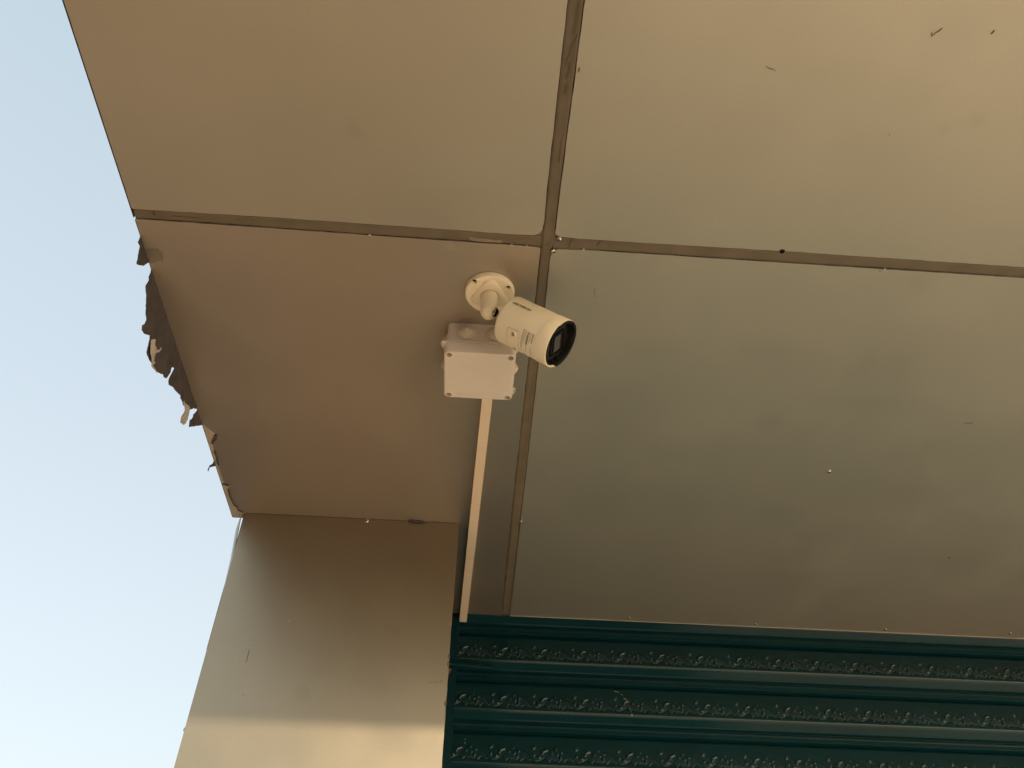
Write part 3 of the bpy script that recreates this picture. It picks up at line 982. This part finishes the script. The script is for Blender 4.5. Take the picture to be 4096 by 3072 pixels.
def grommet(M, parent, sc=1.12):
    bm = bmesh.new()
    pr = [(0.0, 0.0150), (0.0016, 0.0150), (0.0022, 0.0142), (0.0026, 0.0118), (0.0052, 0.0112), (0.0056, 0.0105), (0.0060, 0.0086), (0.0082, 0.0081), (0.0086, 0.0074), (0.0090, 0.0056), (0.0108, 0.0052), (0.0112, 0.0044),
          (0.0114, 0.0026), (0.0128, 0.0023), (0.0131, 0.0001)]
    lathe(bm, [(p[0]*sc*0.75, p[1]*sc) for p in pr], 32, M=M)
    return obj('grommet', bm, M_RUB, parent, weighted=30)


zg = ZC-0.0215
for x in (-0.0315, 0.0160):
    grommet(Matrix.Translation((x, BB[2], zg)) @ Matrix.Rotation(-PI/2, 4, 'Z'), jbox)
for y in (0.968, 1.018):
    grommet(Matrix.Translation((BB[0], y, zg)) @ Matrix.Rotation(PI, 4, 'Z'), jbox)
    grommet(Matrix.Translation((BB[1], y, zg)), jbox)
for ex, ey, sg in ((bx0-0.0015, by0+0.003, -1), (bx1+0.0015, by1-0.005, 1)):
    bm = bmesh.new()
    prism(bm, [(ex-sg*0.004, ey-0.006), (ex+sg*0.0030, ey-0.0045), (ex+sg*0.0038, ey+0.002), (ex-sg*0.002, ey+0.012), (ex-sg*0.004, ey+0.012)], ZC-0.0500, ZC-0.0470)
    er = obj('seal_ear', bm, M_BOX, jbox)
    bm = bmesh.new()
    lathe(bm, [(0, 0.0001), (0.0002, 0.0009)], 10, M=Matrix.Translation((ex+sg*0.0016, ey, ZC-0.0502)) @ Matrix.Rotation(PI/2, 4, 'Y'))
    obj('ear_hole', bm, M_DARK, er)

# ------------------------------------------------------------------ trunking
trunk = thing('cable_trunking', 'slim white PVC cable trunking running from the junction box to the shutter', 'cable trunking', (-0.005, 1.5, ZC))
A_, B_ = Vector((0.0100, 1.0465)), Vector((-0.0195, 1.9510))
d_ = (B_-A_).normalized(); n_ = Vector((-d_.y, d_.x))
def bar(bm, half0, half1, z0, z1, a_=A_, b_=B_):
    q = []
    for z, h in ((z0, half0), (z1, half1)):
        for p, sg in ((a_, 1), (a_, -1), (b_, -1), (b_, 1)):
            q.append(bm.verts.new((p.x+n_.x*h*sg, p.y+n_.y*h*sg, z)))
    for f_ in ((0, 1, 2, 3), (7, 6, 5, 4), (0, 4, 5, 1), (1, 5, 6, 2), (2, 6, 7, 3), (3, 7, 4, 0)):
        bm.faces.new([q[i] for i in f_])
bm = bmesh.new(); bar(bm, 0.0086, 0.0086, ZC-0.0002, ZC-0.0085)
obj('channel', bm, M_TRUNK, trunk)
bm = bmesh.new(); bar(bm, 0.0095, 0.0092, ZC-0.0070, ZC-0.0150, A_, B_+d_*0.0012)
bevel(bm, 0.0009, 2)
obj('cover', bm, M_TRUNK, trunk)

# ------------------------------------------------------------------ bullet camera
CX, CY = 0.0020, 0.8680
bullet = thing('bullet_camera', 'white bullet security camera with black front on a round ceiling mount', 'security camera', (CX, CY, ZC))
RZ = Matrix.Translation((CX, CY, ZC)) @ Matrix.Rotation(PI/2, 4, 'Y')    # local x points down
bm = bmesh.new()
lathe(bm, [(0.0003, 0.0001), (0.0003, 0.0385), (0.0010, 0.0390), (0.0078, 0.0386), (0.0092, 0.0378), (0.0098, 0.0364), (0.0100, 0.034), (0.0100, 0.0001)], 72, M=RZ)
base = obj('mounting_base', bm, M_CAM, bullet, weighted=30)
# three-lobed raised hub
bm = bmesh.new()
def hub(off, z):
    out = []
    for i in range(90):
        t = 2*PI*i/90
        c = max(0.0, math.cos(1.5*(t+PI/2)))**2 if False else (0.5+0.5*math.cos(3*(t+PI/2)))
        rr = 0.0215+0.0095*c**1.6 - off
        out.append((CX+0.0002+rr*math.cos(t), CY+rr*math.sin(t), z))
    return out
loft(bm, [hub(-0.0004, ZC-0.0096), hub(0, ZC-0.0108), hub(0.0016, ZC-0.0124), hub(0.0075, ZC-0.0138), hub(0.0105, ZC-0.0142)])
obj('hub', bm, M_CAM, base, weighted=40)
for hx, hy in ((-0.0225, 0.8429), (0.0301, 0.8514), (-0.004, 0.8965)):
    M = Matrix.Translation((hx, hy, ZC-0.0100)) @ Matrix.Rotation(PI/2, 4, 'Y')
    bm = bmesh.new()
    r_ = lathe(bm, [(-0.0090, 0.0034), (-0.0020, 0.0036), (0.002, 0.0052)], 24, M=M)
    bm.faces.new(r_[0]); bm.faces.new(r_[-1])
    cut(base, bm)
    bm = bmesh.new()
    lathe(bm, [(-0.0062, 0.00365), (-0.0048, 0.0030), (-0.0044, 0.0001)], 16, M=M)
    obj('hole_shade_plug', bm, M_BLACKM, base)  # black plug that paints the shade inside the hole
# swivel stem hanging from the hub
bm = bmesh.new()
lathe(bm, [(0.012, 0.0146), (0.0143, 0.0146), (0.0146, 0.0140)], 40, M=RZ)
obj('ring', bm, M_RECESS, base, weighted=40)
bm = bmesh.new()
prof = [(0.0135, 0.0136), (0.030, 0.0136), (0.046, 0.0132)]
for i in range(1, 9):
    t = PI/2*i/8
    prof.append((0.046+0.0155*math.sin(t), max(0.0001, 0.0132*math.cos(t))))
lathe(bm, prof, 40, M=RZ)
stem = obj('swivel_stem', bm, M_CAM, bullet, weighted=50)

# camera head, in its own frame: x along the lens, z up
HP = Vector((0.1096, 0.8618, 0.8844+EYE))
ax_ = Vector((0.7921, -0.1062, -0.6011)).normalized()
ez_ = (Vector((0, 0, 1)) - ax_*ax_.z).normalized()
ey_ = ez_.cross(ax_)
HM = Matrix(((ax_.x, ey_.x, ez_.x, HP.x), (ax_.y, ey_.y, ez_.y, HP.y), (ax_.z, ey_.z, ez_.z, HP.z), (0, 0, 0, 1)))
RB = 0.0378


def cyl(s_, phi, r):
    t = math.radians(phi)
    return HM @ Vector((s_, r*math.cos(t), r*math.sin(t)))


# ball joint and forked lug
ball = Vector((0.0130, 0.8625, 0.9440+EYE))
rear = HM @ Vector((-0.096, 0, 0.002))
bm = bmesh.new()
lathe(bm, [(-0.003, 0.0072), (0.0004, 0.0068), (0.0010, 0.0058)], 24, M=Matrix.Translation(ball) @ (rear-ball).to_track_quat('X', 'Z').to_matrix().to_4x4())
obj('socket', bm, M_DARK, stem, smooth=True)
bm = bmesh.new()
bmesh.ops.create_uvsphere(bm, u_segments=20, v_segments=12, radius=0.0062, matrix=Matrix.Translation(ball))
bj = obj('ball_joint', bm, M_BRASS, bullet, smooth=True)
bm = bmesh.new()
dv = (rear-ball)
tube(bm, [ball, ball+dv*0.35, ball+dv*0.4, rear+dv*0.1], [0.0034, 0.0034, 0.0044, 0.0044], 14)
obj('arm', bm, M_BRASS, bj, weighted=40)
side = dv.cross(Vector((0.55, -0.65, -0.5))).normalized()
bm = bmesh.new()
tube(bm, [ball+side*0.0095+dv*0.15, rear+side*0.0105+dv*0.05], 0.0024, 10)
tube(bm, [ball+side*0.0015+dv*0.30, ball+side*0.0110+dv*0.30], 0.0022, 10)
obj('clamp_bolt', bm, M_BRASS, bj, smooth=True)
bm = bmesh.new()
tube(bm, [ball+side*0.0055+dv*0.45, rear+side*0.0060+dv*0.05], 0.0026, 8)
obj('lug', bm, M_CAM, bj, smooth=True)

bm = bmesh.new()
lathe(bm, [(-0.0960, 0.0001), (-0.0960, 0.0340), (-0.0956, 0.0360), (-0.0945, 0.0372), (-0.0925, RB-0.0001), (-0.09, RB), (-0.030, RB), (-0.0035, RB), (-0.0030, RB-0.0014), (-0.012, RB-0.0016)], 96, M=HM)
body = obj('camera_body', bm, M_CAM, bullet, weighted=35)

# raised front sleeve on the lower half
bm = bmesh.new()
A0, A1 = -177.0, -27.0
n = 60
rows = []
for i in range(n+1):
    ph = A0+(A1-A0)*i/n
    ed = min(ph-A0, A1-ph)
    sb = -0.0220+0.0050*max(0, 1-ed/22.0)**2
    rows.append([bm.verts.new(cyl(s_, ph, r)) for s_, r in ((sb, RB-0.0004), (sb+0.0002, RB+0.0006), (sb+0.0012, RB+0.0009), (-0.0005, RB+0.0009), (0.0004, RB+0.0005), (0.0004, RB-0.0010), (-0.011, RB-0.0012))])
for i in range(n):
    for j in range(6):
        bm.faces.new((rows[i][j], rows[i+1][j], rows[i+1][j+1], rows[i][j+1]))
bm.faces.new(rows[0]); bm.faces.new(rows[-1][::-1])
obj('front_sleeve', bm, M_CAM, body, weighted=40)
# hood over the upper half: pale skin outside, black lining
bm = bmesh.new()
A0, A1 = -26.5, 182.5
rows = []
for i in range(n+1):
    ph = A0+(A1-A0)*i/n
    rows.append([bm.verts.new(cyl(s_, ph, r)) for s_, r in ((-0.020, RB-0.0004), (-0.0198, RB+0.0003), (0.0012, RB+0.0005), (0.0016, RB+0.0002), (0.0016, RB-0.0008), (-0.006, RB-0.0012))])
for i in range(n):
    for j in range(5):
        bm.faces.new((rows[i][j], rows[i+1][j], rows[i+1][j+1], rows[i][j+1]))
bm.faces.new(rows[0]); bm.faces.new(rows[-1][::-1])
hood = obj('hood', bm, M_CAM, bullet, weighted=40)
bm = bmesh.new()
rows = []
for i in range(n+1):
    ph = A0+0.5+(A1-A0-1)*i/n
    rows.append([bm.verts.new(cyl(s_, ph, r)) for s_, r in ((-0.0065, RB-0.0013), (0.0018, RB-0.0010), (0.0032, RB-0.0004), (0.0038, RB-0.0016), (0.0030, RB-0.0044), (0.0010, RB-0.0052), (-0.0062, RB-0.0060))])
for i in range(n):
    for j in range(6):
        bm.faces.new((rows[i][j], rows[i+1][j], rows[i+1][j+1], rows[i][j+1]))
bm.faces.new(rows[0]); bm.faces.new(rows[-1][::-1])
obj('lining', bm, M_BLACKM, hood, weighted=45)
# black front plate, frames and window
bm = bmesh.new()
lathe(bm, [(-0.003, RB-0.0013), (-0.0045, RB-0.0030), (-0.0054, RB-0.0045), (-0.0058, RB-0.0060), (-0.0058, 0.0001)], 64, M=HM)
face = obj('front_plate', bm, M_BLACK, bullet, weighted=40)


def frame_ring(cx_, cy_, hw, hh, rr, wdt, z0, z1, ang):
    bm = bmesh.new()
    def ring(k_, s_):
        pts = rrect(-hw+k_, hw-k_, -hh+k_, hh-k_, max(0.001, rr-k_), 5)
        c, sn = math.cos(ang), math.sin(ang)
        return [HM @ Vector((s_, cx_+p[0]*c-p[1]*sn, cy_+p[0]*sn+p[1]*c)) for p in pts]
    loft(bm, [ring(0, z0), ring(0.0004, z1), ring(wdt-0.0004, z1), ring(wdt, z0)], False, False)
    return bm


ang = math.radians(-13)
obj('outer_frame', frame_ring(0.0022, 0.0002, 0.0185, 0.0165, 0.004, 0.0022, -0.0058, -0.0042, ang), M_BLACK, face, weighted=40)
obj('inner_frame', frame_ring(0.0022, -0.0004, 0.0152, 0.0092, 0.003, 0.0015, -0.0058, -0.0045, ang), M_BLACKM, face, weighted=40)
bm = bmesh.new()
pts = [HM @ Vector((-0.0051, 0.0022+p[0]*math.cos(ang)-p[1]*math.sin(ang), -0.0004+p[0]*math.sin(ang)+p[1]*math.cos(ang))) for p in rrect(-0.0136, 0.0136, -0.0076, 0.0076, 0.002)]
bm.faces.new([bm.verts.new(p) for p in pts])
r = bmesh.ops.extrude_face_region(bm, geom=bm.faces[:])
for v in [g for g in r['geom'] if isinstance(g, bmesh.types.BMVert)]:
    v.co -= ax_*0.0006
obj('lens_window', bm, M_LENS, face)
for ph in (-8, 196):
    bm = bmesh.new()
    tube(bm, [cyl(-0.0062, ph, 0.0300), cyl(-0.0020, ph, 0.0300)], 0.0026, 12)
    obj('rib', bm, M_BLACKM, face, weighted=40)


# cylinder decals -----------------------------------------------------
def wrap(me, m, name, fn, parent=body):
    for v in me.vertices:
        v.co = fn(v.co.x, v.co.y)
    return link(name, me, m, parent)


deg = 180/PI/RB
me = text_mesh('HIKVISION', 0.0052, shear=0.35, offset=0.00012, space=1.0)
xs = [v.co.x for v in me.vertices]; ys = [v.co.y for v in me.vertices]
kx = 0.0345/(max(xs)-min(xs)); ky = 0.0050/(max(ys)-min(ys))
x0_ = min(xs)
wrap(me, M_INK, 'lettering', lambda x, y: cyl(-0.0862+(x-x0_)*kx, 181.0-y*ky*deg, RB+0.00025))


def patch(s0, s1, p0, p1, r, th, rr=0.0, n=20):
    """a thin plate bent round the body: s0..s1 along it, p0..p1 degrees round it."""
    bm = bmesh.new()
    top, bot = [], []
    H = (p1-p0)/deg
    pts = rrect(s0, s1, 0, H, max(rr, 0.0002), 4)
    # densify so the outline follows the curve
    out = []
    for i in range(len(pts)):
        a_, b_ = pts[i], pts[(i+1) % len(pts)]
        kk = max(1, int(abs(b_[1]-a_[1])/0.0015))
        out += [(a_[0]+(b_[0]-a_[0])*j/kk, a_[1]+(b_[1]-a_[1])*j/kk) for j in range(kk)]
    # rows across so that the plate is curved, not cut straight
    ys_ = sorted(set(round(p[1], 6) for p in out))
    prev = None
    for y in ys_:
        sx = [p[0] for p in out if abs(p[1]-y) < 2e-6]
        lo_, hi_ = min(sx), max(sx)
        if hi_-lo_ < 1e-6:
            continue
        ph = p0+y*deg
        row = [bm.verts.new(cyl(lo_, ph, r)), bm.verts.new(cyl(lo_, ph, r+th)), bm.verts.new(cyl(hi_, ph, r+th)), bm.verts.new(cyl(hi_, ph, r))]
        if prev:
            for j in range(3):
                bm.faces.new((prev[j], row[j], row[j+1], prev[j+1]))
        prev = row
    return bm


obj('cover_seam', patch(-0.0712, -0.0494, -124.8, -62, RB-0.0002, 0.00045, 0.0030), M_RECESS, body, weighted=40)
cov = obj('cover_plate', patch(-0.0705, -0.0501, -123.9, -62.9, RB-0.0002, 0.00075, 0.0026), M_CAM, body, weighted=40)
for s_, ph in ((-0.0590, -114.0), (-0.0575, -70.5)):
    Mx = HM @ Matrix.Translation((s_, 0, 0)) @ Matrix.Rotation(math.radians(ph), 4, 'X') @ Matrix.Translation((0, RB, 0)) @ Matrix.Rotation(PI/2, 4, 'Z')
    bm = bmesh.new()
    lathe(bm, [(0.0004, 0.0044), (0.0012, 0.0040), (0.0012, 0.0033), (0.0006, 0.0031)], 24, M=Mx)
    bs = obj('boss', bm, M_CAM, body, weighted=40)
    bm = bmesh.new()
    lathe(bm, [(0.0004, 0.0032), (0.0007, 0.0032), (0.0017, 0.0026), (0.0020, 0.0016), (0.0012, 0.0012), (0.0010, 0.0001)], 20, M=Mx)
    obj('screw', bm, M_BRASS, body, weighted=40)

st = obj('sticker', patch(-0.0462, -0.0236, -137.0, -44.0, RB+0.00005, 0.0001, 0.0010), M_STICK, body)
RS = RB+0.00028


def sticker_text(txt, s_, ph, size, shear=0.0):
    me = text_mesh(txt, size, shear=shear, offset=0.00006)
    wrap(me, M_INK, 'print', lambda x, y: cyl(s_+y, ph+x*deg, RS), st)


sticker_text('HIKVISION', -0.0274, -135.2, 0.0031, 0.3)
bm = bmesh.new()
rb = random.Random(3)


def dash(s_, ph0, ph1, wd, gap=0.25):
    p = ph0
    while p < ph1:
        L_ = rb.uniform(1.0, 3.4)
        q = min(ph1, p+L_)
        vs = [bm.verts.new(cyl(s_-wd/2, p, RS)), bm.verts.new(cyl(s_+wd/2, p, RS)), bm.verts.new(cyl(s_+wd/2, q, RS)), bm.verts.new(cyl(s_-wd/2, q, RS))]
        bm.faces.new(vs)
        p = q+rb.uniform(0.4, 0.9)


for s_, p0_, p1_, wd in ((-0.0296, -134.5, -116, 0.0005), (-0.0310, -134, -108, 0.0004), (-0.0390, -135, -112, 0.00045), (-0.0408, -135.5, -104, 0.0005), (-0.0424, -136, -92, 0.00045), (-0.0441, -136, -76, 0.0006),
                         (-0.0270, -101, -74, 0.0007), (-0.0352, -100, -80, 0.0005)):
    dash(s_, p0_, p1_, wd)
obj('small_print', bm, M_INK, st)
bm = bmesh.new()               # bar code
p = -133.5
while p < -103:
    L_ = rb.choice((0.35, 0.6, 1.0))
    vs = [bm.verts.new(cyl(-0.0366, p, RS)), bm.verts.new(cyl(-0.0330, p, RS)), bm.verts.new(cyl(-0.0330, p+L_, RS)), bm.verts.new(cyl(-0.0366, p+L_, RS))]
    bm.faces.new(vs)
    p += L_+rb.choice((0.4, 0.7))
obj('bar_code', bm, M_INK, st)
sticker_text('CE', -0.0440, -70.5, 0.0082)
bm = bmesh.new()               # triangle mark
tri = [(-0.0340, -67), (-0.0265, -67), (-0.03025, -58)]
for i in range(3):
    a_, b_ = tri[i], tri[(i+1) % 3]
    c0 = (sum(p[0] for p in tri)/3, sum(p[1] for p in tri)/3)
    sh = lambda p: (p[0]+(c0[0]-p[0])*0.28, p[1]+(c0[1]-p[1])*0.28)
    bm.faces.new([bm.verts.new(cyl(*q, RS)) for q in (a_, b_, sh(b_), sh(a_))])
obj('warning_mark', bm, M_INK, st)
